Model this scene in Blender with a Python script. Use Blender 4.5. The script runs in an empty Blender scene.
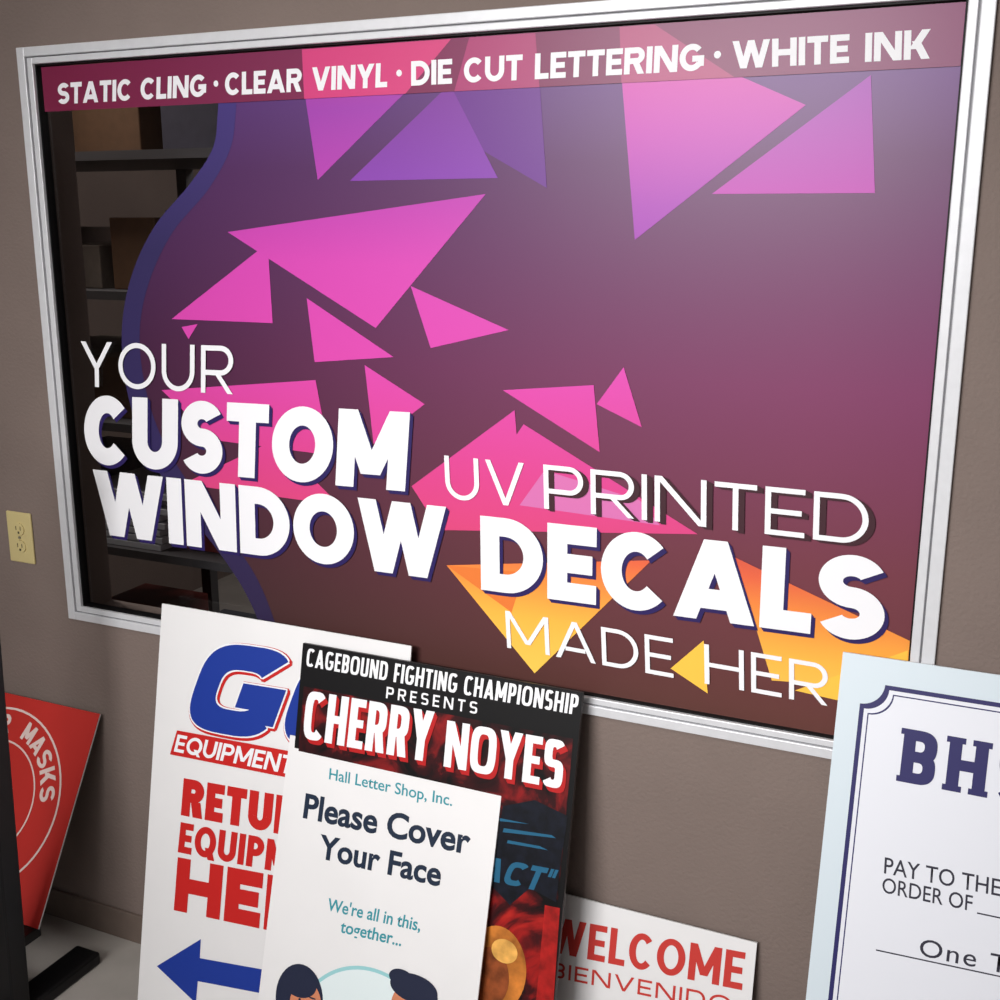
import bpy, bmesh, math, random
from mathutils import Vector, Matrix
random.seed(4)
scene = bpy.context.scene
try:
    scene.view_settings.view_transform = 'Standard'
    scene.view_settings.look = 'None'
except Exception as e:
    print(e)

# ------------------------------------------------------------------ camera
CAM = Vector((0, -1.836, 1.66)); PH = math.radians(13.65); PS = math.radians(24.7); F = 1158.0
Fh = Vector((-math.sin(PS), math.cos(PS), 0)); Rt = Vector((math.cos(PS), math.sin(PS), 0)); Zv = Vector((0, 0, 1))
Fw = Fh*math.cos(PH) - Zv*math.sin(PH); Up = Fh*math.sin(PH) + Zv*math.cos(PH)
cam = bpy.data.cameras.new('camera'); co = bpy.data.objects.new('camera', cam); scene.collection.objects.link(co)
M = Matrix.Identity(4)
for i in range(3):
    M[i][0] = Rt[i]; M[i][1] = Up[i]; M[i][2] = -Fw[i]; M[i][3] = CAM[i]
co.matrix_world = M
cam.sensor_width = 36; cam.lens = F/1000*36; cam.clip_start = 0.05
scene.camera = co

def ray(p):   # bearing of a surveyed photo point
    return Fw*F + Rt*(p[0]-500) + Up*(500-p[1])

class Plane:
    """a real flat surface in the room: origin, in-plane axes, outward normal (metres)"""
    def __init__(s, O, V):
        s.O = Vector(O); s.U = Vector((1, 0, 0)); s.V = Vector(V).normalized(); s.N = s.U.cross(s.V)
    def m(s, p):
        d = ray(p); t = (s.O-CAM).dot(s.N)/d.dot(s.N); q = CAM+d*t-s.O
        return (q.dot(s.U), q.dot(s.V))
    def w(s, u, v, d=0):
        return s.O+s.U*u+s.V*v+s.N*d

# ------------------------------------------------------------------ materials
def lin(c):
    return tuple(((x/255)/12.92 if x/255 <= .04045 else ((x/255+.055)/1.055)**2.4) for x in c)+(1,)
MATS = {}
def mat(name, rgb, rough=.5, metal=0, spec=.3, noise=0, nscale=40, bump=0, bscale=200, coat=0):
    if name in MATS: return MATS[name]
    m = bpy.data.materials.new(name); m.use_nodes = True; nt = m.node_tree; b = nt.nodes['Principled BSDF']
    b.inputs['Base Color'].default_value = lin(rgb); b.inputs['Roughness'].default_value = rough
    b.inputs['Metallic'].default_value = metal; b.inputs['Specular IOR Level'].default_value = spec
    if coat: b.inputs['Coat Weight'].default_value = coat; b.inputs['Coat Roughness'].default_value = .3
    tc = nt.nodes.new('ShaderNodeTexCoord')
    if noise:
        n = nt.nodes.new('ShaderNodeTexNoise'); n.inputs['Scale'].default_value = nscale; n.inputs['Detail'].default_value = 4
        nt.links.new(tc.outputs['Object'], n.inputs['Vector'])
        r = nt.nodes.new('ShaderNodeValToRGB')
        a = lin(rgb); r.color_ramp.elements[0].position = .3; r.color_ramp.elements[1].position = .7
        r.color_ramp.elements[0].color = tuple(x*(1-noise) for x in a[:3])+(1,)
        r.color_ramp.elements[1].color = tuple(min(1, x*(1+noise)) for x in a[:3])+(1,)
        nt.links.new(n.outputs['Fac'], r.inputs['Fac']); nt.links.new(r.outputs['Color'], b.inputs['Base Color'])
    if bump:
        n = nt.nodes.new('ShaderNodeTexNoise'); n.inputs['Scale'].default_value = bscale; n.inputs['Detail'].default_value = 3
        nt.links.new(tc.outputs['Object'], n.inputs['Vector'])
        bp = nt.nodes.new('ShaderNodeBump'); bp.inputs['Strength'].default_value = bump; bp.inputs['Distance'].default_value = .003
        nt.links.new(n.outputs['Fac'], bp.inputs['Height']); nt.links.new(bp.outputs['Normal'], b.inputs['Normal'])
    MATS[name] = m; return m

def ramp_node(nt, stops):
    r = nt.nodes.new('ShaderNodeValToRGB'); e = r.color_ramp.elements
    while len(e) > 1: e.remove(e[-1])
    e[0].position = stops[0][0]; e[0].color = lin(stops[0][1])
    for p, c in stops[1:]:
        x = e.new(p); x.color = lin(c)
    return r
def gradmat(name, zr, left, right=None, xr=(-1.9, -.1), rough=.45):
    """printed-ink gradient in metres along Z (and X)"""
    m = bpy.data.materials.new(name); m.use_nodes = True; nt = m.node_tree; b = nt.nodes['Principled BSDF']
    b.inputs['Roughness'].default_value = rough; b.inputs['Specular IOR Level'].default_value = .25
    b.inputs['Coat Weight'].default_value = .25; b.inputs['Coat Roughness'].default_value = .3
    tc = nt.nodes.new('ShaderNodeTexCoord'); sp = nt.nodes.new('ShaderNodeSeparateXYZ')
    nt.links.new(tc.outputs['Object'], sp.inputs[0])
    def mr(o, a, c):
        n = nt.nodes.new('ShaderNodeMapRange'); n.inputs['From Min'].default_value = a; n.inputs['From Max'].default_value = c
        nt.links.new(o, n.inputs['Value']); return n.outputs['Result']
    z = mr(sp.outputs['Z'], *zr)
    norm = lambda st: [((p-zr[0])/(zr[1]-zr[0]), c) for p, c in st]
    r1 = ramp_node(nt, norm(left)); nt.links.new(z, r1.inputs['Fac'])
    if right:
        r2 = ramp_node(nt, norm(right)); nt.links.new(z, r2.inputs['Fac'])
        x = mr(sp.outputs['X'], *xr); mx = nt.nodes.new('ShaderNodeMix'); mx.data_type = 'RGBA'
        nt.links.new(x, mx.inputs[0]); nt.links.new(r1.outputs[0], mx.inputs[6]); nt.links.new(r2.outputs[0], mx.inputs[7])
        nt.links.new(mx.outputs[2], b.inputs['Base Color'])
    else:
        nt.links.new(r1.outputs[0], b.inputs['Base Color'])
    return m

WHITE = mat('white_vinyl', (238, 238, 242), .5)
NAVY = mat('navy_ink', (38, 34, 92), .5)
BLACK = mat('black_ink', (12, 11, 13), .5, spec=.2)
RED = mat('red_ink', (196, 32, 30), .5)
BLUE = mat('blue_ink', (24, 54, 148), .5)
BOARD = mat('white_board', (230, 229, 230), .5, noise=.02, nscale=6)
DTEXT = mat('slate_ink', (22, 38, 60), .5)
TEAL = mat('teal_ink', (50, 145, 158), .5)

# ------------------------------------------------------------------ object helpers
def empty(name, loc):
    e = bpy.data.objects.new(name, None); e.location = loc; e.empty_display_size = .1
    scene.collection.objects.link(e); return e
def link(me, name, parent=None):
    o = bpy.data.objects.new(name, me); scene.collection.objects.link(o)
    if parent:
        o.parent = parent; o.matrix_parent_inverse = Matrix.Translation(-parent.location)
    return o
def mesh(name, verts, faces, m, parent=None):
    me = bpy.data.meshes.new(name); me.from_pydata([tuple(v) for v in verts], [], faces); me.update()
    if m: me.materials.append(m)
    return link(me, name, parent)
def flat(name, polys, pl, d, m, parent):
    v = []; f = []
    for p in polys:
        i = len(v); v += [pl.w(a[0], a[1], d+(a[2] if len(a) > 2 else 0)) for a in p]; f.append(list(range(i, i+len(p))))
    return mesh(name, v, f, m, parent)
def pxflat(name, polys, pl, d, m, parent):
    return flat(name, [[pl.m(q) for q in p] for p in polys], pl, d, m, parent)
def board(name, pl, u0, u1, v0, v1, t, m, parent, edge=None):
    bm = bmesh.new(); vs = []
    for d in (-t, 0):
        for (u, v) in ((u0, v0), (u1, v0), (u1, v1), (u0, v1)): vs.append(bm.verts.new(pl.w(u, v, d)))
    for f in ((0, 3, 2, 1), (4, 5, 6, 7), (0, 1, 5, 4), (1, 2, 6, 5), (2, 3, 7, 6), (3, 0, 4, 7)):
        bm.faces.new([vs[i] for i in f])
    bm.normal_update()
    me = bpy.data.meshes.new(name); bm.to_mesh(me); bm.free(); me.materials.append(m)
    if edge:
        me.materials.append(edge)
        for i, p in enumerate(me.polygons):
            if i != 1: p.material_index = 1
    return link(me, name, parent)
def boxes(name, bl, m, parent=None, bev=0):
    bm = bmesh.new()
    for (x0, x1, y0, y1, z0, z1) in bl:
        vs = [bm.verts.new(c) for c in ((x0, y0, z0), (x1, y0, z0), (x1, y1, z0), (x0, y1, z0), (x0, y0, z1), (x1, y0, z1), (x1, y1, z1), (x0, y1, z1))]
        for f in ((0, 3, 2, 1), (4, 5, 6, 7), (0, 1, 5, 4), (1, 2, 6, 5), (2, 3, 7, 6), (3, 0, 4, 7)):
            bm.faces.new([vs[i] for i in f])
    me = bpy.data.meshes.new(name); bm.to_mesh(me); bm.free(); me.materials.append(m)
    o = link(me, name, parent)
    if bev:
        b = o.modifiers.new('bevel', 'BEVEL'); b.width = bev; b.segments = 2
    return o

# ------------------------------------------------------------------ drawn letterforms
WD = dict(A=.9, B=.72, C=.8, D=.8, E=.6, F=.56, G=.86, H=.8, I=0, J=.5, K=.78, L=.54, M=1.0, N=.84, O=.92, P=.7, Q=.94, R=.74, S=.68, T=.66, U=.78, V=.86, W=1.25, X=.8, Y=.8, Z=.66)
WD[' '] = .36; WD['.'] = 0; WD['"'] = .3
def glyph(ch, W, w, n=2.0, serif=0):
    q = []; h = w*.92; g = [0]; ST = .00007   # each stroke sits a hair above the previous one
    def nxt(): g[0] += 1; return g[0]*ST
    def add(p, e): q.append([(a, b, e) for a, b in p])
    def rect(x0, y0, x1, y1): add([(x0, y0), (x1, y0), (x1, y1), (x0, y1)], nxt())
    def V(x, y0=0, y1=1):
        rect(x, y0, x+w, y1)
        if serif:
            if y0 == 0: rect(x-serif, 0, x+w+serif, h*.55)
            if y1 == 1: rect(x-serif, 1-h*.55, x+w+serif, 1)
    def H(yc, x0, x1): rect(x0, yc-h/2, x1, yc+h/2)
    T = 1-h/2; B = h/2
    def S(run, rise=1): return w*math.sqrt(1+(run/rise)**2)
    def D(xa, ya, xb, yb, s): add([(xa, ya), (xa+s, ya), (xb+s, yb), (xb, yb)], nxt())
    def A(cx, cy, rx, ry, a0, a1, N=26):
        ix = max(rx-w, .015); iy = max(ry-h, .015); e = nxt()
        def P(a, X, Y):
            c = math.cos(a); s = math.sin(a)
            return (cx+X*math.copysign(abs(c)**(2/n), c), cy+Y*math.copysign(abs(s)**(2/n), s))
        for i in range(N):
            a = math.radians(a0+(a1-a0)*i/N); b = math.radians(a0+(a1-a0)*(i+1)/N)
            add([P(a, ix, iy), P(a, rx, ry), P(b, rx, ry), P(b, ix, iy)], e)
    def bowl(y0, y1):
        ry = (y1-y0)/2; rx = min(max(ry*1.05, w*1.15), W*.62)
        H(y1-h/2, w*.5, W-rx+.002); H(y0+h/2, w*.5, W-rx+.002); A(W-rx, y0+ry, rx, ry, -90, 90)
    if ch == 'A':
        r = (W-w*1.1)/2; s = S(r); D(0, 0, (W-s)/2, 1, s); D(W-s, 0, (W-s)/2, 1, s); H(.27, W*.25, W*.75)
    elif ch == 'B':
        V(0); bowl(0, .5+h/2); bowl(.5-h/2, 1)
    elif ch == 'C': A(W*.52, .5, W*.52, .5, 42, 318, 40)
    elif ch == 'D': V(0); bowl(0, 1)
    elif ch == 'E': V(0); H(T, 0, W); H(.5, 0, W*.92); H(B, 0, W)
    elif ch == 'F': V(0); H(T, 0, W); H(.46, 0, W*.9)
    elif ch == 'G': A(W*.5, .5, W*.5, .5, 42, 325, 40); H(.45, W*.52, W); rect(W-w, .17, W, .45)
    elif ch == 'H': V(0); V(W-w); H(.5, w*.5, W-w*.5)
    elif ch == 'I': V(0)
    elif ch == 'J': V(W-w, .3); A(W/2, .33, W/2, .33, 180, 360)
    elif ch == 'K':
        V(0); r = W-w*2; s = S(r, .6); D(w*.7, .35, W-s, 1, s); D(W-s, 0, w*1.1, .62, s)
    elif ch == 'L': V(0); H(B, 0, W)
    elif ch == 'M':
        V(0); V(W-w); r = W/2; s = S(r-w/2, .8)*.95; D(0, 1, (W-s)/2, .18, s); D(W-s, 1, (W-s)/2, .18, s)
    elif ch == 'N':
        V(0); V(W-w); s = S(W-w*1.2); D(0, 1, W-s, 0, s)
    elif ch == 'O': A(W/2, .5, W/2, .5, 0, 360, 48)
    elif ch == 'Q': A(W/2, .5, W/2, .5, 0, 360, 48); D(W-w*1.1, -.06, W*.5, .32, w*1.1)
    elif ch == 'P': V(0); bowl(.36, 1)
    elif ch == 'R':
        V(0); bowl(.38, 1); s = min(S(W*.3, .45), W*.5); D(W-s, 0, W*.42, .42, s)
    elif ch == 'S':
        ry = (.5+h/2)/2
        A(W/2, 1-ry, W/2, ry, 28, 270, 30); A(W/2, ry, W/2, ry, -152, 90, 30)
    elif ch == 'T': V((W-w)/2); H(T, 0, W)
    elif ch == 'U':
        r = min(.5, W/2); V(0, r); V(W-w, r); A(W/2, r, W/2, r, 180, 360, 30)
    elif ch == 'V':
        s = S((W-w)/2); D(0, 1, (W-s)/2, 0, s); D(W-s, 1, (W-s)/2, 0, s)
    elif ch == 'W':
        r = (W-w)/4; s = S(r); x1 = (W-s)*.25; x2 = (W-s)*.5; x3 = (W-s)*.75
        D(0, 1, x1, 0, s); D(x2, 1, x1, 0, s); D(x2, 1, x3, 0, s); D(W-s, 1, x3, 0, s)
    elif ch == 'X':
        s = S(W-w); D(0, 0, W-s, 1, s); D(W-s, 0, 0, 1, s)
    elif ch == 'Y':
        s = S((W-w)/2, .6); V((W-w)/2, 0, .47); D((W-w)/2-(s-w)/2, .42, 0, 1, s); D((W-w)/2-(s-w)/2, .42, W-s, 1, s)
    elif ch == 'Z':
        s = S(W-w); H(T, 0, W); H(B, 0, W); D(0, 0, W-s, 1, s)
    elif ch == '.': rect(0, 0, w, w)
    elif ch == '"': rect(0, .65, w*.6, 1); rect(W-w*.6, .65, W, 1)
    return q
def layout(text, aspect, w, sp, n, serif=0):
    fixed = sum(w for c in text if c in 'I.')+sp*(len(text)-1)
    k = (aspect-fixed)/sum(WD[c] for c in text)
    out = []; x = 0
    for c in text:
        W = w if c in 'I.' else WD[c]*k
        out.append((c, x, W)); x += W+sp
    res = []
    for c, x, W in out:
        res += [[(a+x, b, e) for a, b, e in p] for p in glyph(c, W, w, n, serif)]
    return res
def word(parent, pl, text, bl, br, tl, m, w=.2, sp=.1, n=2.0, d=.0006, off=(0, 0), serif=0, name=None, grow=0):
    a = Vector(pl.m(bl)); b = Vector(pl.m(br)); c = Vector(pl.m(tl))
    X = b-a; Y = c-a; hgt = abs(X.x*Y.y-X.y*Y.x)/X.length; asp = X.length/hgt
    ps = []
    for p in layout(text, asp, w, sp, n, serif):
        r_ = []
        for x, y, e in p:
            v = a+X*(x/asp)+Y*y; r_.append((v.x+off[0], v.y+off[1], e))
        ps.append(r_)
    nm = name or 'lettering_'+text.lower().replace(' ', '_').replace('"', '').replace('.', '')
    return flat(nm, ps, pl, d, m, parent)

def ftext(parent, pl, text, bl, br, tl, m, bold=0, d=.0006, name='lettering', space=1.0):
    def tm(t):
        cu = bpy.data.curves.new('t', 'FONT'); cu.body = t; cu.size = 1; cu.offset = bold; cu.resolution_u = 4; cu.space_character = space
        o = bpy.data.objects.new('t', cu); scene.collection.objects.link(o); bpy.context.view_layer.update()
        dg = bpy.context.evaluated_depsgraph_get(); me = bpy.data.meshes.new_from_object(o.evaluated_get(dg))
        bpy.data.objects.remove(o); return me
    hm = tm('H'); ch = max(v.co.y for v in hm.vertices)
    me = tm(text); x0 = min(v.co.x for v in me.vertices); x1 = max(v.co.x for v in me.vertices)
    a = Vector(pl.m(bl)); b = Vector(pl.m(br)); c = Vector(pl.m(tl)); X = b-a; Y = c-a
    for v in me.vertices:
        p = a+X*((v.co.x-x0)/(x1-x0))+Y*(v.co.y/ch); v.co = pl.w(p.x, p.y, d)
    me.materials.clear(); me.materials.append(m); me.name = name
    return link(me, name, parent)

def disc(cx, cy, rx, ry, a0=0, a1=360, N=40):
    return [(cx+rx*math.cos(math.radians(a0+(a1-a0)*i/N)), cy+ry*math.sin(math.radians(a0+(a1-a0)*i/N))) for i in range(N+(0 if a1-a0 == 360 else 1))]
def ring(cx, cy, r, t, a0=0, a1=360, N=60):
    P = lambda a, R: (cx+R*math.cos(math.radians(a)), cy+R*math.sin(math.radians(a)))
    return [[P(a0+(a1-a0)*i/N, r-t), P(a0+(a1-a0)*i/N, r), P(a0+(a1-a0)*(i+1)/N, r), P(a0+(a1-a0)*(i+1)/N, r-t)] for i in range(N)]
def smooth(pts, k=8):
    out = []
    P = [Vector(p) for p in pts]; P = [2*P[0]-P[1]]+P+[2*P[-1]-P[-2]]
    for i in range(1, len(P)-2):
        a, b, c, d_ = P[i-1:i+3]
        for j in range(k):
            t = j/k
            out.append(tuple(.5*((2*b)+(c-a)*t+(2*a-5*b+4*c-d_)*t*t+(3*b-a-3*c+d_)*t**3)))
    out.append(tuple(P[-2])); return out

# ------------------------------------------------------------------ room shell
WALL = mat('taupe_wall_paint', (124, 110, 104), .75, spec=.2, noise=.05, nscale=5, bump=.55, bscale=140)
X0, X1, Z0, Z1 = -1.902, -.0925, .7915, 1.991     # window outer frame
wx0, wx1 = X0+.006, X1-.006; wz0, wz1 = Z0+.006, Z1-.006
boxes('wall_back', [(-3.4, wx0, 0, .12, 0, 2.7), (wx1, 2.0, 0, .12, 0, 2.7), (wx0, wx1, 0, .12, 0, wz0), (wx0, wx1, 0, .12, wz1, 2.7)], WALL)
boxes('wall_left', [(-3.5, -3.4, -3.6, 3.0, 0, 2.7)], WALL)
boxes('wall_right', [(2.0, 2.1, -3.6, 3.0, 0, 2.7)], WALL)
boxes('floor', [(-3.5, 2.1, -3.6, 3.0, -.1, 0)], mat('pale_floor_tile', (176, 170, 164), .5, noise=.08, nscale=9))
boxes('ceiling', [(-3.5, 2.1, -3.6, 3.0, 2.7, 2.8)], mat('ceiling_tile', (205, 200, 192), .8, noise=.04, nscale=30))
boxes('wall_storage', [(-3.4, 2.0, 2.9, 3.0, 0, 2.7)], mat('storage_wall_paint', (84, 72, 66), .8, noise=.05))
boxes('baseboard_back', [(-3.4, 2.0, -.008, 0, 0, .075)], mat('brown_cove_base', (110, 96, 88), .5, noise=.05), bev=.002)

# ------------------------------------------------------------------ window
ALU = mat('white_aluminium', (216, 217, 221), .4, metal=.15, noise=.03, nscale=60)
ALUD = mat('frame_groove', (116, 116, 120), .5, metal=.3)
win = empty('window_1', ((X0+X1)/2, 0, (Z0+Z1)/2))
def framering(name, x0, x1, z0, z1, tx, tz, y0, y1, m, bev=.0015):
    return boxes(name, [(x0, x0+tx, y0, y1, z0, z1), (x1-tx, x1, y0, y1, z0, z1), (x0+tx, x1-tx, y0, y1, z0, z0+tz), (x0+tx, x1-tx, y0, y1, z1-tz, z1)], m, win, bev)
framering('outer_flange', X0, X1, Z0, Z1, .020, .018, -.010, .02, ALU)
framering('frame_groove', X0+.020, X1-.020, Z0+.018, Z1-.018, .003, .002, -.004, .02, ALUD, 0)
framering('inner_bead', X0+.023, X1-.023, Z0+.020, Z1-.020, .014, .012, -.007, .02, ALU)
framering('glazing_gasket', X0+.037, X1-.037, Z0+.032, Z1-.032, .003, .003, 0, .02, BLACK, 0)
gx0, gx1, gz0, gz1 = X0+.039, X1-.039, Z0+.034, Z1-.034
gm = bpy.data.materials.new('clear_glass'); gm.use_nodes = True; nt = gm.node_tree; nt.nodes.clear()
o_ = nt.nodes.new('ShaderNodeOutputMaterial'); mx = nt.nodes.new('ShaderNodeMixShader'); tr = nt.nodes.new('ShaderNodeBsdfTransparent')
gl = nt.nodes.new('ShaderNodeBsdfGlossy'); gl.inputs['Roughness'].default_value = .03; fr = nt.nodes.new('ShaderNodeFresnel'); fr.inputs['IOR'].default_value = 1.6
tr.inputs[0].default_value = (.88, .88, .9, 1)
nt.links.new(fr.outputs[0], mx.inputs[0]); nt.links.new(tr.outputs[0], mx.inputs[1]); nt.links.new(gl.outputs[0], mx.inputs[2]); nt.links.new(mx.outputs[0], o_.inputs[0])
mesh('glass_pane', [(gx0, .012, gz0), (gx1, .012, gz0), (gx1, .012, gz1), (gx0, .012, gz1)], [(0, 1, 2, 3)], gm, win)

# ------------------------------------------------------------------ window decal
G = Plane((0, .010, 0), (0, 0, 1))
dec = empty('window_decal', (-.9, .01, 1.4))
bgm = gradmat('decal_background_print', (.8, 2.0),
    [(.8, (54, 38, 36)), (1.05, (56, 34, 44)), (1.4, (64, 30, 60)), (1.75, (72, 38, 86)), (1.95, (84, 52, 118))],
    [(.8, (94, 56, 48)), (1.1, (112, 54, 66)), (1.4, (120, 48, 92)), (1.75, (98, 48, 100)), (1.95, (110, 66, 142))], (-1.7, -.3))
inner = smooth([(238, 60), (236, 112), (230, 150), (208, 190), (173, 232), (150, 280), (140, 330), (145, 385), (163, 440), (195, 492), (232, 540), (258, 580), (276, 625), (285, 660)])
outer = smooth([(220, 60), (218, 112), (213, 148), (190, 184), (155, 226), (132, 275), (122, 330), (127, 390), (146, 448), (178, 500), (216, 548), (243, 588), (262, 630), (270, 665)])
def clampz(p): return (min(max(p[0], gx0), gx1), min(max(p[1], gz0), gz1))
ol = [clampz(G.m(p)) for p in outer]; il = [clampz(G.m(p)) for p in inner]
def strip(A, xr):   # row-wise quads from curve to right edge
    return [[A[i], (xr, A[i][1]), (xr, A[i+1][1]), A[i+1]] for i in range(len(A)-1) if abs(A[i][1]-A[i+1][1]) > 1e-6]
flat('wave_band', [[ol[i], il[i], il[i+1], ol[i+1]] for i in range(len(ol)-1)], G, .0006,
     gradmat('indigo_wave_print', (.8, 2.0), [(.8, (46, 36, 66)), (1.2, (50, 40, 86)), (1.6, (50, 42, 88)), (1.95, (72, 56, 128))]), dec)
flat('printed_background', strip(ol, gx1), G, 0.0002, bgm, dec)
TRI = gradmat('triangle_print', (.8, 2.0), [(1.05, (212, 68, 110)), (1.2, (210, 64, 134)), (1.4, (210, 68, 166)), (1.58, (206, 68, 172)), (1.72, (178, 62, 170)), (1.85, (158, 62, 170)), (1.95, (176, 62, 156))])
TRIR = gradmat('triangle_print_bright', (.8, 2.0), [(1.5, (140, 60, 168)), (1.68, (162, 62, 172)), (1.8, (188, 66, 172)), (1.95, (210, 78, 164))])
TRIP = gradmat('triangle_print_violet', (.8, 2.0), [(1.7, (132, 62, 170)), (1.95, (120, 52, 142))])
TRIV = mat('triangle_deep_violet', (104, 46, 136), .45, spec=.25, coat=.25)
ORG = gradmat('triangle_print_amber', (.8, 2.0), [(.84, (252, 204, 88)), (.95, (248, 180, 70)), (1.02, (238, 142, 62)), (1.08, (224, 100, 64)), (1.14, (196, 70, 66))])
LIL = mat('triangle_lilac', (206, 110, 170), .45); GOLD = mat('triangle_gold', (250, 194, 74), .45); ORD = mat('triangle_tangerine', (226, 120, 54), .45)
tris = [
 ('shard_1', TRI, [(305, 94), (408, 90), (318, 180)]), ('shard_2', TRIV, [(452, 88), (540, 84), (547, 188), (448, 130)]),
 ('shard_3', TRIP, [(350, 181), (446, 88), (452, 88), (498, 178)]), ('shard_4', TRIR, [(622, 80), (735, 74), (806, 105), (635, 240)]),
 ('shard_5', TRI, [(712, 194), (871, 75), (875, 193)]), ('shard_6', TRI, [(228, 232), (486, 194), (376, 328)]),
 ('shard_7', TRI, [(172, 319), (268, 243), (273, 323)]), ('shard_8', TRI, [(182, 327), (198, 324), (189, 339)]),
 ('shard_9', TRI, [(307, 298), (394, 357), (315, 362)]), ('shard_10', TRI, [(411, 286), (509, 330), (431, 348)]),
 ('shard_11', TRI, [(365, 365), (425, 404), (374, 444)]), ('shard_12', TRI, [(162, 390), (316, 380), (330, 455), (215, 440)]),
 ('shard_13', TRI, [(183, 484), (275, 440), (340, 505)]), ('shard_14', TRI, [(503, 390), (594, 385), (600, 452)]),
 ('shard_15', TRI, [(624, 367), (642, 427), (597, 404)]), ('shard_16', TRI, [(412, 486), (515, 410), (520, 470), (500, 530), (440, 530)]),
 ('shard_17', TRI, [(524, 424), (698, 534), (452, 530)]), ('shard_18', LIL, [(545, 470), (640, 500), (660, 525), (520, 505)]),
 ('shard_19', ORG, [(447, 565), (652, 560), (535, 673)]), ('shard_20', ORD, [(447, 565), (525, 572), (512, 612)]),
 ('shard_21', ORG, [(735, 557), (911, 641), (909, 690), (772, 680)]), ('shard_22', GOLD, [(671, 668), (704, 640), (708, 693)]),
 ('shard_23', GOLD, [(795, 690), (908, 650), (905, 715)]),
]
for i, (n_, m_, p) in enumerate(tris): pxflat(n_, [p], G, .0008+i*.00006, m_, dec)
# banner
def line(xa, ya, x):   # horizontal band edge, photo survey
    s = (ya-217)/(xa+2091); return ya+s*(x-xa)
bn0 = G.m((45, 112))[1]; bn1 = G.m((500, line(45, 67, 500)))[1]; bn1 = min(bn1, gz1-.002)
bx0 = G.m((44, 90))[0]
flat('banner_strip', [[(bx0, bn0), (gx1-.002, bn0), (gx1-.002, bn1), (bx0, bn1)]], G, .0026, gradmat('banner_print', (.8, 2.0), [(1.5, (122, 32, 60)), (1.95, (120, 32, 66))], [(1.5, (120, 44, 86)), (1.95, (126, 44, 96))]), dec)
PB = mat('banner_pink_print', (208, 60, 122), .45, coat=.25); PB2 = mat('banner_rose_print', (166, 52, 108), .45, coat=.25)
def inband(xa, xb, xc, xd, m, nm):   # xa,xb bottom edge px ; xc,xd top edge px
    f = lambda x, z: (G.m((x, line(45, 112, x) if z == bn0 else line(45, 72, x)))[0], z)
    flat(nm, [[f(xa, bn0), f(xb, bn0), f(xd, bn1-.001), f(xc, bn1-.001)]], G, .0028, m, dec)
inband(305, 406, 303, 452, PB, 'banner_shard_1'); inband(455, 540, 470, 536, PB2, 'banner_shard_2'); inband(622, 735, 620, 655, PB2, 'banner_shard_3')
BW = dict(w=.24, sp=.075, d=.0031)
def bline(t, xa, xb): word(dec, G, t, (xa, line(58, 104.5, xa)), (xb, line(58, 104.5, xb)), (xa, line(58, 83.5, xa)), WHITE, **BW)
bline('STATIC CLING', 59, 207); bline('CLEAR VINYL', 226, 388); bline('DIE CUT LETTERING', 412, 704); bline('WHITE INK', 733, 930)
for x in (217, 400, 718):
    c = G.m((x, line(58, 93, x))); flat('banner_bullet', [disc(c[0], c[1], .0055, .0055, N=20)], G, .0031, WHITE, dec)
THIN = dict(w=.118, sp=.17)
SH = mat('decal_shadow_print', (40, 28, 88), .5); SHB = mat('decal_shadow_dark', (60, 28, 38), .5)
def big(t, bl, br, tl, **k):
    for j in range(1, 4): word(dec, G, t, bl, br, tl, SH, off=(.0022*j, -.0022*j), d=.0020+.0004*j, name='lettering_shadow', **k)
    word(dec, G, t, bl, br, tl, WHITE, d=.0038, **k)
word(dec, G, 'YOUR', (83, 386), (234, 394), (82, 341), WHITE, d=.0038, **THIN)
big('CUSTOM', (86, 463), (406, 491), (85, 394), w=.27, sp=.06)
big('WINDOW', (98, 533), (446, 580), (94, 469), w=.27, sp=.06)
for j in range(1, 4): word(dec, G, 'PRINTED', (545, 508), (868, 545), (544, 464), SHB, off=(.0035*j, -.0014*j), d=.0020+.0004*j, name='lettering_shadow', **THIN)
word(dec, G, 'UV', (447, 498), (526, 507), (445, 455), WHITE, d=.0038, **THIN)
word(dec, G, 'PRINTED', (545, 508), (868, 545), (544, 464), WHITE, d=.0038, **THIN)
big('DECALS', (482, 589), (883, 643), (481, 515), w=.27, sp=.06)
word(dec, G, 'MADE HER', (508, 647), (828, 705), (506, 610), WHITE, d=.0038, **THIN)
word(dec, G, 'E', (845, 708), (872, 713), (843, 662), WHITE, d=.0038, **THIN)

# ------------------------------------------------------------------ leaning signs
def lean(pTL, ytop, ybot, zbot=.0015):
    d = ray(pTL); t = (ytop-CAM.y)/d.y; q = CAM+d*t
    pl = Plane((0, ybot, zbot), (0, ytop-ybot, q.z-zbot)); pl.top = (q-pl.O).dot(pl.V); pl.cent = Vector((q.x, (ytop+ybot)/2, q.z/2))
    return pl
EDGE = mat('board_edge', (205, 205, 205), .6)
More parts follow.
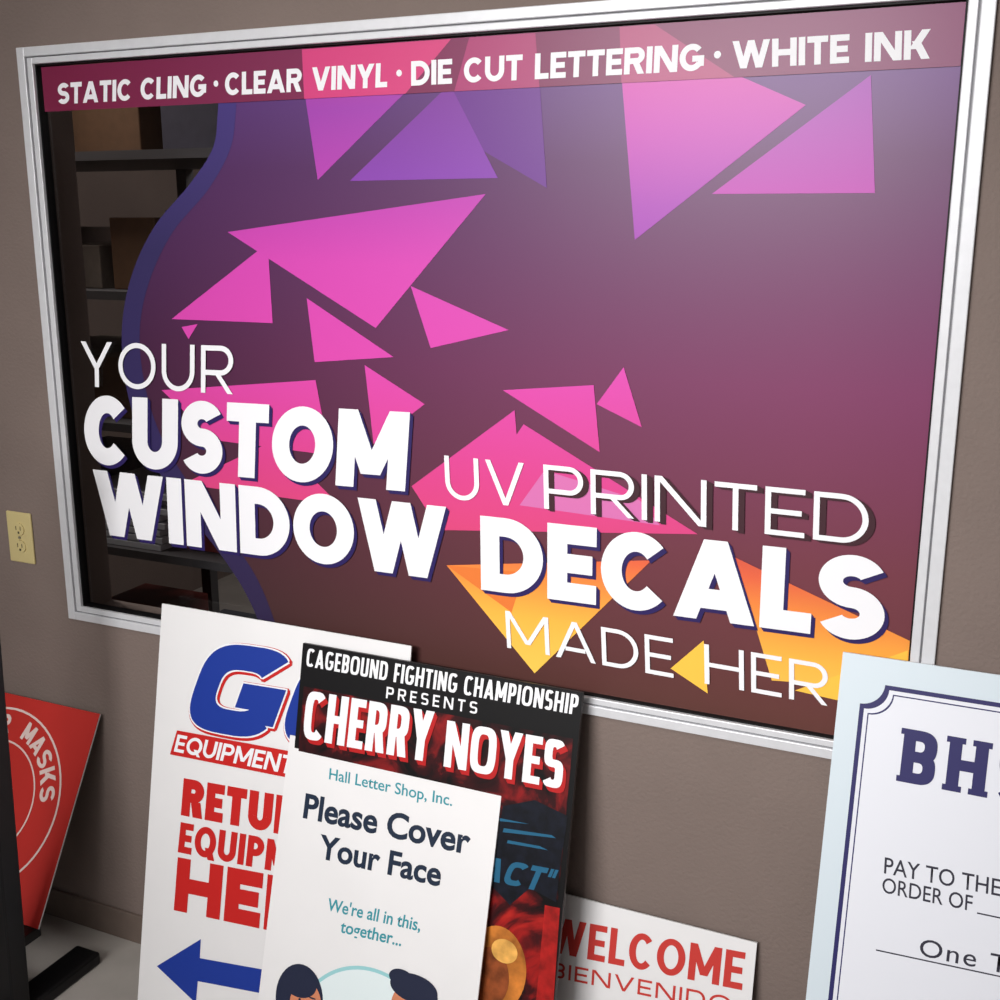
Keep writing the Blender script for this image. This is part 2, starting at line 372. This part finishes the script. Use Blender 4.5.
# --- equipment return sign
P1 = lean((165, 604), -.017, -.185)
s1 = empty('equipment_return_sign', P1.cent)
u0 = P1.m((162, 604))[0]; u1 = u0+.602
board('panel', P1, u0, u1, 0, P1.top, .004, BOARD, s1, EDGE)
gb = dict(w=.30, sp=.10, n=3.2)
a, b, c = (182, 726), (376, 762), (212, 640)
li = 0
for j in range(-2, 3):
    for k in range(-2, 3):
        if abs(j)+abs(k) in (2, 3):
            word(s1, P1, 'GO', a, b, c, RED, off=(.0032*j+.0025, .0030*k-.0025), d=.0006+li*.00003, name='logo_outline', **gb); li += 1
for j in (-1, 0, 1):
    for k in (-1, 0, 1):
        word(s1, P1, 'GO', a, b, c, WHITE, off=(.0028*j, .0028*k), d=.0018+.00003*(3*j+k), name='logo_inline', **gb)
word(s1, P1, 'GO', a, b, c, BLUE, d=.0026, name='logo_letters', **gb)
pxflat('logo_bar', [[(178, 730), (400, 771), (394, 798), (171, 754)]], P1, .0034, RED, s1)
word(s1, P1, 'EQUIPMENT', (175, 751), (292, 774), (179, 734), WHITE, w=.2, sp=.09, d=.0038)
word(s1, P1, 'RETURN', (181, 815), (326, 843), (184, 778), RED, w=.28, sp=.08, d=.0008)
word(s1, P1, 'EQUIPMENT', (178, 852), (348, 886), (181, 822), RED, w=.24, sp=.09, d=.0008)
word(s1, P1, 'HERE', (174, 910), (352, 948), (178, 857), RED, w=.3, sp=.09, d=.0008)
pxflat('arrow', [[(157, 966), (201, 939), (200, 958), (300, 976), (297, 1000), (198, 981), (196, 1003)]], P1, .0008, BLUE, s1)

# --- fight poster
P2 = lean((303, 643), -.042, -.225)
s2 = empty('fight_event_poster', P2.cent)
u0 = P2.m((303, 643))[0]; u1 = P2.m((583, 690))[0]
board('panel', P2, u0, u1, 0, P2.top, .008, BLACK, s2, mat('poster_edge', (70, 66, 66), .5))
pm = bpy.data.materials.new('poster_grunge_print'); pm.use_nodes = True; nt = pm.node_tree; b_ = nt.nodes['Principled BSDF']; b_.inputs['Roughness'].default_value = .45; b_.inputs['Specular IOR Level'].default_value = .2
tc = nt.nodes.new('ShaderNodeTexCoord'); nz = nt.nodes.new('ShaderNodeTexNoise'); nz.inputs['Scale'].default_value = 9; nz.inputs['Detail'].default_value = 7; nz.inputs['Distortion'].default_value = 1.6
nt.links.new(tc.outputs['Object'], nz.inputs['Vector'])
rr = ramp_node(nt, [(.40, (10, 8, 10)), (.50, (64, 12, 16)), (.62, (160, 28, 26)), (.76, (196, 48, 36))])
rd = ramp_node(nt, [(.40, (12, 10, 12)), (.54, (54, 14, 18)), (.66, (140, 26, 28))])
spx = nt.nodes.new('ShaderNodeSeparateXYZ'); nt.links.new(tc.outputs['Object'], spx.inputs[0])
mrz = nt.nodes.new('ShaderNodeMapRange'); mrz.inputs['From Min'].default_value = .50; mrz.inputs['From Max'].default_value = .62; nt.links.new(spx.outputs['Z'], mrz.inputs['Value'])
mxx = nt.nodes.new('ShaderNodeMix'); mxx.data_type = 'RGBA'
nt.links.new(nz.outputs['Fac'], rr.inputs[0]); nt.links.new(nz.outputs['Fac'], rd.inputs[0])
nt.links.new(mrz.outputs[0], mxx.inputs[0]); nt.links.new(rr.outputs[0], mxx.inputs[6]); nt.links.new(rd.outputs[0], mxx.inputs[7]); nt.links.new(mxx.outputs[2], b_.inputs['Base Color'])
vh = P2.m((303, 686))[1]; mg = .010
flat('artwork_field', [[(u0+mg, .012), (u1-mg, .012), (u1-mg, vh), (u0+mg, vh)]], P2, .0003, pm, s2)
word(s2, P2, 'CAGEBOUND FIGHTING CHAMPIONSHIP', (306, 666), (577, 715), (308, 648), WHITE, w=.16, sp=.09, n=3.2)
word(s2, P2, 'PRESENTS', (386, 698), (477, 714), (387, 686.5), WHITE, w=.17, sp=.42, n=3)
CR = mat('title_shadow_red', (180, 22, 24), .5)
for t, a, b, c in (('CHERRY', (303, 738), (430, 762), (308, 690)), ('NOYES', (444, 766), (562, 789), (448, 720))):
    for j in range(1, 4): word(s2, P2, t, a, b, c, CR, w=.175, sp=.06, n=3.4, off=(.0022*j, -.0027*j), d=.0004+.0005*j, name='title_shadow')
    word(s2, P2, t, a, b, c, WHITE, w=.175, sp=.06, n=3.4, d=.0026)
CY = mat('cyan_ink', (36, 96, 128), .4); DB = mat('dark_blue_ink', (12, 16, 28), .4, noise=.5, nscale=60)
pxflat('dark_blue_streak', [[(503, 806), (535, 800), (568, 816), (561, 860), (556, 902), (530, 888), (510, 905), (490, 884)]], P2, .0006, DB, s2)
pxflat('cyan_streaks', [[(504, 828), (552, 835), (556, 838), (503, 832)], [(508, 840), (540, 846), (548, 850), (507, 843)], [(500, 818), (530, 824), (500, 821)]], P2, .0009, CY, s2)
word(s2, P2, 'IMPACT"', (428, 868), (549, 893), (437, 846), CY, w=.24, sp=.09, n=3, d=.001)
cx, cy = P2.m((497, 968))
flat('gold_head_print', [disc(cx, cy, .058, .078)], P2, .0006, mat('gold_print', (196, 118, 48), .4, noise=.5, nscale=24), s2)
flat('gold_head_shadow', [disc(cx-.014, cy-.02, .04, .055)], P2, .0009, mat('bronze_print', (124, 62, 30), .4, noise=.6, nscale=40), s2)
flat('gold_head_highlight', [disc(cx+.012, cy+.035, .026, .022)], P2, .0012, mat('pale_gold_print', (222, 166, 84), .4, noise=.3, nscale=40), s2)
pxflat('poster_title_band', [[(545, 905), (560, 908), (551, 1040), (533, 1036)]], P2, .0007, mat('deep_red_print', (160, 26, 24), .4, noise=.4, nscale=50), s2)

# --- face cover notice
P3 = lean((290, 735), -.080, -.272)
s3 = empty('face_covering_notice_sign', P3.cent)
u0 = P3.m((290, 735))[0]; u1 = P3.m((503, 782))[0]
board('panel', P3, u0, u1, 0, P3.top, .004, BOARD, s3, EDGE)
ftext(s3, P3, 'Hall Letter Shop, Inc.', (329, 779), (452, 806), (330, 768), TEAL, .008, name='shop_name')
ftext(s3, P3, 'Please Cover', (303, 817), (469, 854), (306, 793), DTEXT, .026, name='headline_a')
ftext(s3, P3, 'Your Face', (318, 857), (440, 886), (321, 834), DTEXT, .026, name='headline_b')
ftext(s3, P3, "We're all in this,", (327, 910), (420, 931), (329, 898), TEAL, .014, name='subline_a')
ftext(s3, P3, 'together...', (340, 932), (401, 946), (342, 920), TEAL, .014, name='subline_b')
SK = mat('illustration_skin', (206, 130, 96), .5); HR = mat('illustration_hair', (30, 36, 60), .5); MK = mat('illustration_mask', (150, 204, 210), .5); PT = mat('illustration_pale_teal', (150, 204, 208), .5)
cx, cy = P3.m((365, 1056)); flat('teal_backdrop', [disc(cx, cy, .165, .165, 0, 180)], P3, .0004, PT, s3)
flat('backdrop_inner', [disc(cx, cy, .158, .158, 0, 180)], P3, .0006, mat('illustration_ground', (222, 234, 236), .5), s3)
def head(x, y, man):
    cx, cy = P3.m((x, y)); 
    if not man:
        flat('woman_hair', [disc(cx-.004, cy, .054, .066)], P3, .0008, HR, s3)
        flat('woman_face', [disc(cx+.012, cy-.01, .036, .048)], P3, .0010, SK, s3)
        flat('woman_fringe', [disc(cx-.008, cy+.03, .04, .028)], P3, .0012, HR, s3)
        flat('woman_shoulders', [disc(cx, cy-.15, .09, .09, 0, 180)], P3, .0009, TEAL, s3)
    else:
        flat('man_face', [disc(cx, cy-.015, .042, .055)], P3, .0010, SK, s3)
        flat('man_hair', [disc(cx+.002, cy+.03, .05, .026)], P3, .0012, HR, s3)
        flat('man_hair_side', [disc(cx+.038, cy+.014, .016, .03)], P3, .0013, HR, s3)
        flat('man_quiff', [disc(cx-.026, cy+.042, .026, .016)], P3, .0014, HR, s3)
        flat('man_ear', [disc(cx+.044, cy-.015, .009, .013)], P3, .0015, SK, s3)
        flat('man_shoulders', [disc(cx, cy-.16, .1, .09, 0, 180)], P3, .0009, HR, s3)
    dx = .012 if not man else 0
    for e in (-.014, .014): flat('eye', [disc(cx+dx+e, cy-.002, .003, .004, N=12)], P3, .0017, HR, s3)
    for e in (-.014, .014): flat('eyebrow', [disc(cx+dx+e, cy+.009, .008, .0016, N=12)], P3, .0017, HR, s3)
    flat('face_mask', [[(cx+dx-.034, cy-.016), (cx+dx, cy-.01), (cx+dx+.034, cy-.016), (cx+dx+.028, cy-.048), (cx+dx, cy-.06), (cx+dx-.028, cy-.048)]], P3, .0019, MK, s3)
head(301, 999, False); head(411, 1004, True)

# --- welcome sign
P4 = lean((757, 943), -.012, -.085)
s4 = empty('welcome_sign', P4.cent)
u1 = P4.m((757, 943))[0]; u0 = P4.m((538, 897))[0]
board('panel', P4, u0, u1, 0, P4.top, .004, BOARD, s4, EDGE)
CORAL = mat('coral_red_ink', (198, 58, 52), .5)
word(s4, P4, 'WELCOME', (548, 951), (742, 990), (551, 916), CORAL, w=.19, sp=.1, name='lettering_welcome')
word(s4, P4, 'BIENVENIDO', (549, 976), (731, 1013), (550, 961), CORAL, w=.16, sp=.26, name='lettering_bienvenido')
um, vm = P4.m((640, 1030)); flat('red_rule', [[(u0+.02, .03), (u1-.02, .03), (u1-.02, vm-.02), (u0+.02, vm-.02)]], P4, .0006, CORAL, s4)

# --- oversized check
P5 = lean((843, 652), -.022, -.275)
s5 = empty('oversized_check', P5.cent)
u0 = P5.m((843, 652))[0]; u1 = u0+1.25; vt = P5.top
board('panel', P5, u0, u1, 0, vt, .008, mat('check_pale_blue', (206, 218, 226), .45), s5, mat('foam_edge', (225, 230, 235), .6))
ul = P5.m((856, 740))[0]; vtop = P5.m((930, 692))[1]; ur = u1-(ul-u0); vb = vt-vtop; r = .035
def notched(g):   # rectangle with concave corners, inset g
    L, R_, T_, B_ = ul+g, ur-g, vtop-g, vb+g; pts = []
    for (cx, cy, a0) in ((L, T_, -90), (R_, T_, 180), (R_, B_, 90), (L, B_, 0)):
        pts += [(cx+r*math.cos(math.radians(a0+90*i/10)), cy+r*math.sin(math.radians(a0+90*i/10))) for i in range(11)]
    return pts
CF = mat('check_field', (224, 226, 234), .45)
flat('border_line', [notched(0)], P5, .0003, NAVY, s5)
flat('border_gap', [notched(.007)], P5, .0005, CF, s5)
flat('border_thin_line', [notched(.013)], P5, .0007, NAVY, s5)
flat('check_field', [notched(.015)], P5, .0009, CF, s5)
word(s5, P5, 'BHS', (899, 781), (1030, 806), (905, 728), NAVY, w=.22, sp=.2, n=2.6, serif=.055, d=.0013)
INK = mat('check_ink', (46, 44, 58), .5)
ftext(s5, P5, 'PAY TO THE', (884, 873), (1000, 896), (885, 857), INK, .004, .0013, name='pay_to_line')
ftext(s5, P5, 'ORDER OF', (882, 892), (972, 911), (883, 877), INK, .004, .0013, name='order_of_line')
pxflat('payee_rule', [[(977, 912), (1180, 955), (1180, 956.5), (977, 913.5)]], P5, .0013, INK, s5)
ftext(s5, P5, 'One Thousand', (919, 955), (1130, 1000), (921, 938), INK, .002, .0013, name='amount_words', space=1.1)
pxflat('amount_rule', [[(876, 949), (1180, 1014), (1180, 1015.4), (876, 950.4)]], P5, .0013, INK, s5)

# --- round mask notice (red) + stand
P6 = lean((100, 714), -.014, -.245, .17)
s6 = empty('mask_notice_sign', P6.cent)
u1 = P6.m((100, 714))[0]; u0 = u1-.61
RB = mat('coral_red_board', (192, 48, 42), .5, noise=.04, nscale=8)
board('panel', P6, u0, u1, 0, P6.top, .004, RB, s6, EDGE)
A_ = [Vector(P6.m(p)) for p in ((16, 708), (61, 768), (36, 856))]
ax, ay = A_[0]; bx, by = A_[1]; cx_, cy_ = A_[2]
dd = 2*(ax*(by-cy_)+bx*(cy_-ay)+cx_*(ay-by))
ux = ((ax*ax+ay*ay)*(by-cy_)+(bx*bx+by*by)*(cy_-ay)+(cx_*cx_+cy_*cy_)*(ay-by))/dd
uy = ((ax*ax+ay*ay)*(cx_-bx)+(bx*bx+by*by)*(ax-cx_)+(cx_*cx_+cy_*cy_)*(bx-ax))/dd
R6 = math.hypot(ax-ux, ay-uy)
PK = mat('pale_print', (230, 206, 200), .5)
flat('ring_border', ring(ux, uy, R6, R6*.025), P6, .0006, PK, s6)
flat('ring_inner', ring(ux, uy, R6*.64, R6*.02), P6, .0006, PK, s6)
txt = 'WEAR YOUR MASKS'
lh = R6*.21
for i, c in enumerate(txt):
    if c == ' ': continue
    ang = math.radians(13+(len(txt)-1-i)*14)
    er = Vector((math.cos(ang), math.sin(ang))); et = Vector((math.sin(ang), -math.cos(ang)))
    base = Vector((ux, uy))+er*R6*.71
    W = .8 if c != 'I' else .2; ps = []
    for p in glyph(c, W, .22):
        r_ = []
        for x, y, e in p:
            v = base+et*((x-W/2)*lh)+er*(y*lh); r_.append((v.x, v.y, e))
        ps.append(r_)
    flat('arc_letter_'+c.lower(), ps, P6, .0008, PK, s6)
flat('mask_icon', [[(ux-.06, uy+.03), (ux, uy+.045), (ux+.06, uy+.03), (ux+.05, uy-.04), (ux, uy-.06), (ux-.05, uy-.04)]], P6, .0008, PK, s6)

MET = mat('black_powder_coat', (16, 16, 18), .45, noise=.1)
st = empty('sign_stand', (-1.85, -.25, .1))
boxes('ledge', [(-2.5, -1.835, -.29, -.232, .145, .1685), (-2.5, -1.835, -.302, -.29, .145, .19)], MET, st, .002)
for nm, xa in (('post', -1.865), ('rear_post', -2.46)):
    o = boxes(nm, [(xa, xa+.05, -.35, -.303, .02, 1.25)], MET, st, .004)
    for v in o.data.vertices: v.co.x += .008 if v.co.z < .5 else .05
boxes('foot', [(-1.875, -1.805, -.45, -.10, 0, .03), (-2.475, -2.405, -.45, -.10, 0, .03)], MET, st, .006)
boxes('crossbar', [(-2.46, -1.82, -.33, -.305, .05, .08)], MET, st, .003)

# ------------------------------------------------------------------ outlet
IV = mat('ivory_plastic', (200, 184, 132), .4); IVD = mat('outlet_slot', (40, 36, 30), .6)
wp = Plane((0, 0, 0), (0, 0, 1)); oc = wp.m((22, 537)); ot = empty('wall_outlet', (oc[0], 0, oc[1]))
boxes('cover_plate', [(oc[0]-.037, oc[0]+.037, -.006, 0, oc[1]-.059, oc[1]+.059)], IV, ot, .003)
for k in (-.02, .02):
    bm = bmesh.new(); pts = disc(oc[0], oc[1]+k, .0165, .0145, N=28)
    f = bm.faces.new([bm.verts.new((x, -.0085, z)) for x, z in pts]); ex = bmesh.ops.extrude_face_region(bm, geom=[f])
    for v in ex['geom']:
        if isinstance(v, bmesh.types.BMVert): v.co.y = -.005
    me = bpy.data.meshes.new('receptacle'); bm.to_mesh(me); bm.free(); me.materials.append(IV); link(me, 'receptacle', ot)
    boxes('slots', [(oc[0]-.0075, oc[0]-.0055, -.0088, -.007, oc[1]+k-.002, oc[1]+k+.007), (oc[0]+.0055, oc[0]+.0075, -.0088, -.007, oc[1]+k-.002, oc[1]+k+.007), (oc[0]-.0025, oc[0]+.0025, -.0088, -.007, oc[1]+k-.010, oc[1]+k-.005)], IVD, ot)
boxes('screw', [(oc[0]-.003, oc[0]+.003, -.0075, -.005, oc[1]-.003, oc[1]+.003)], mat('screw_metal', (150, 145, 130), .4, metal=.6), ot)

# ------------------------------------------------------------------ storage room beyond the glass
sh = empty('storage_shelf', (-2.2, .7, 0))
SM = mat('shelf_steel', (84, 82, 84), .5, metal=.3)
bl = []
for x in (-2.95, -2.32, -1.6):
    for y in (.45, .95): bl.append((x, x+.035, y, y+.035, 0, 2.3))
boxes('uprights', bl, SM, sh)
zs = (.3, .78, 1.12, 1.46, 1.8, 2.2)
boxes('shelves', [(-2.95, -1.565, .45, .985, z, z+.022) for z in zs], SM, sh)
cols = [(96, 70, 50), (60, 58, 70), (104, 40, 36), (80, 82, 90), (66, 50, 44), (110, 100, 92)]
k = 0
for z in zs[:-1]:
    x = -2.88
    while x < -1.75:
        w_ = random.uniform(.12, .26); h_ = random.uniform(.08, .24)
        if not (z == .78 and -2.45 < x+w_/2 < -2.0):
            boxes('stored_box', [(x, x+w_, .52, .9, z+.022, z+.022+h_)], mat('stored_box_%d' % (k % 6), cols[k % 6], .7, noise=.1), sh, .003); k += 1
        x += w_+random.uniform(.02, .07)
boxes('paper_stack', [(-2.36+.006*i*(i % 2), -2.05+.006*i*(i % 2), .47, .8, .803+i*.02, .819+i*.02) for i in range(8)], mat('paper_white', (214, 216, 222), .6), sh, .001)

# ------------------------------------------------------------------ lights
def area(name, loc, target, sx, sy, e, col=(1, 1, 1), spread=180):
    l = bpy.data.lights.new(name, 'AREA'); l.shape = 'RECTANGLE'; l.size = sx; l.size_y = sy; l.energy = e; l.color = col; l.spread = math.radians(spread)
    o = bpy.data.objects.new(name, l); o.location = loc; o.rotation_euler = (Vector(target)-Vector(loc)).to_track_quat('-Z', 'Y').to_euler(); scene.collection.objects.link(o)
area('ceiling_panel_light', (-.7, -1.9, 2.66), (-.7, -1.9, 0), 1.2, .6, 20, (1, .98, .95))
area('front_fill_light', (-1.2, -3.4, 2.3), (-.72, 0, 1.05), 1.6, .8, 22, (1, .985, .97), 68)  # added fill lamp behind the camera, aimed at the window wall
area('storage_fill_light', (-2.3, .22, 2.6), (-2.2, .45, 0), 1.0, .15, 20, (1, .95, .88))  # unseen fill tucked behind the wall, added to lift the dark shelves
area('storage_ceiling_light', (-1.2, 1.8, 2.66), (-1.6, 1.6, 0), .8, .8, 24, (1, .95, .9))
w = bpy.data.worlds.new('world'); scene.world = w; w.use_nodes = True
w.node_tree.nodes['Background'].inputs[0].default_value = (.82, .82, .84, 1); w.node_tree.nodes['Background'].inputs[1].default_value = .25
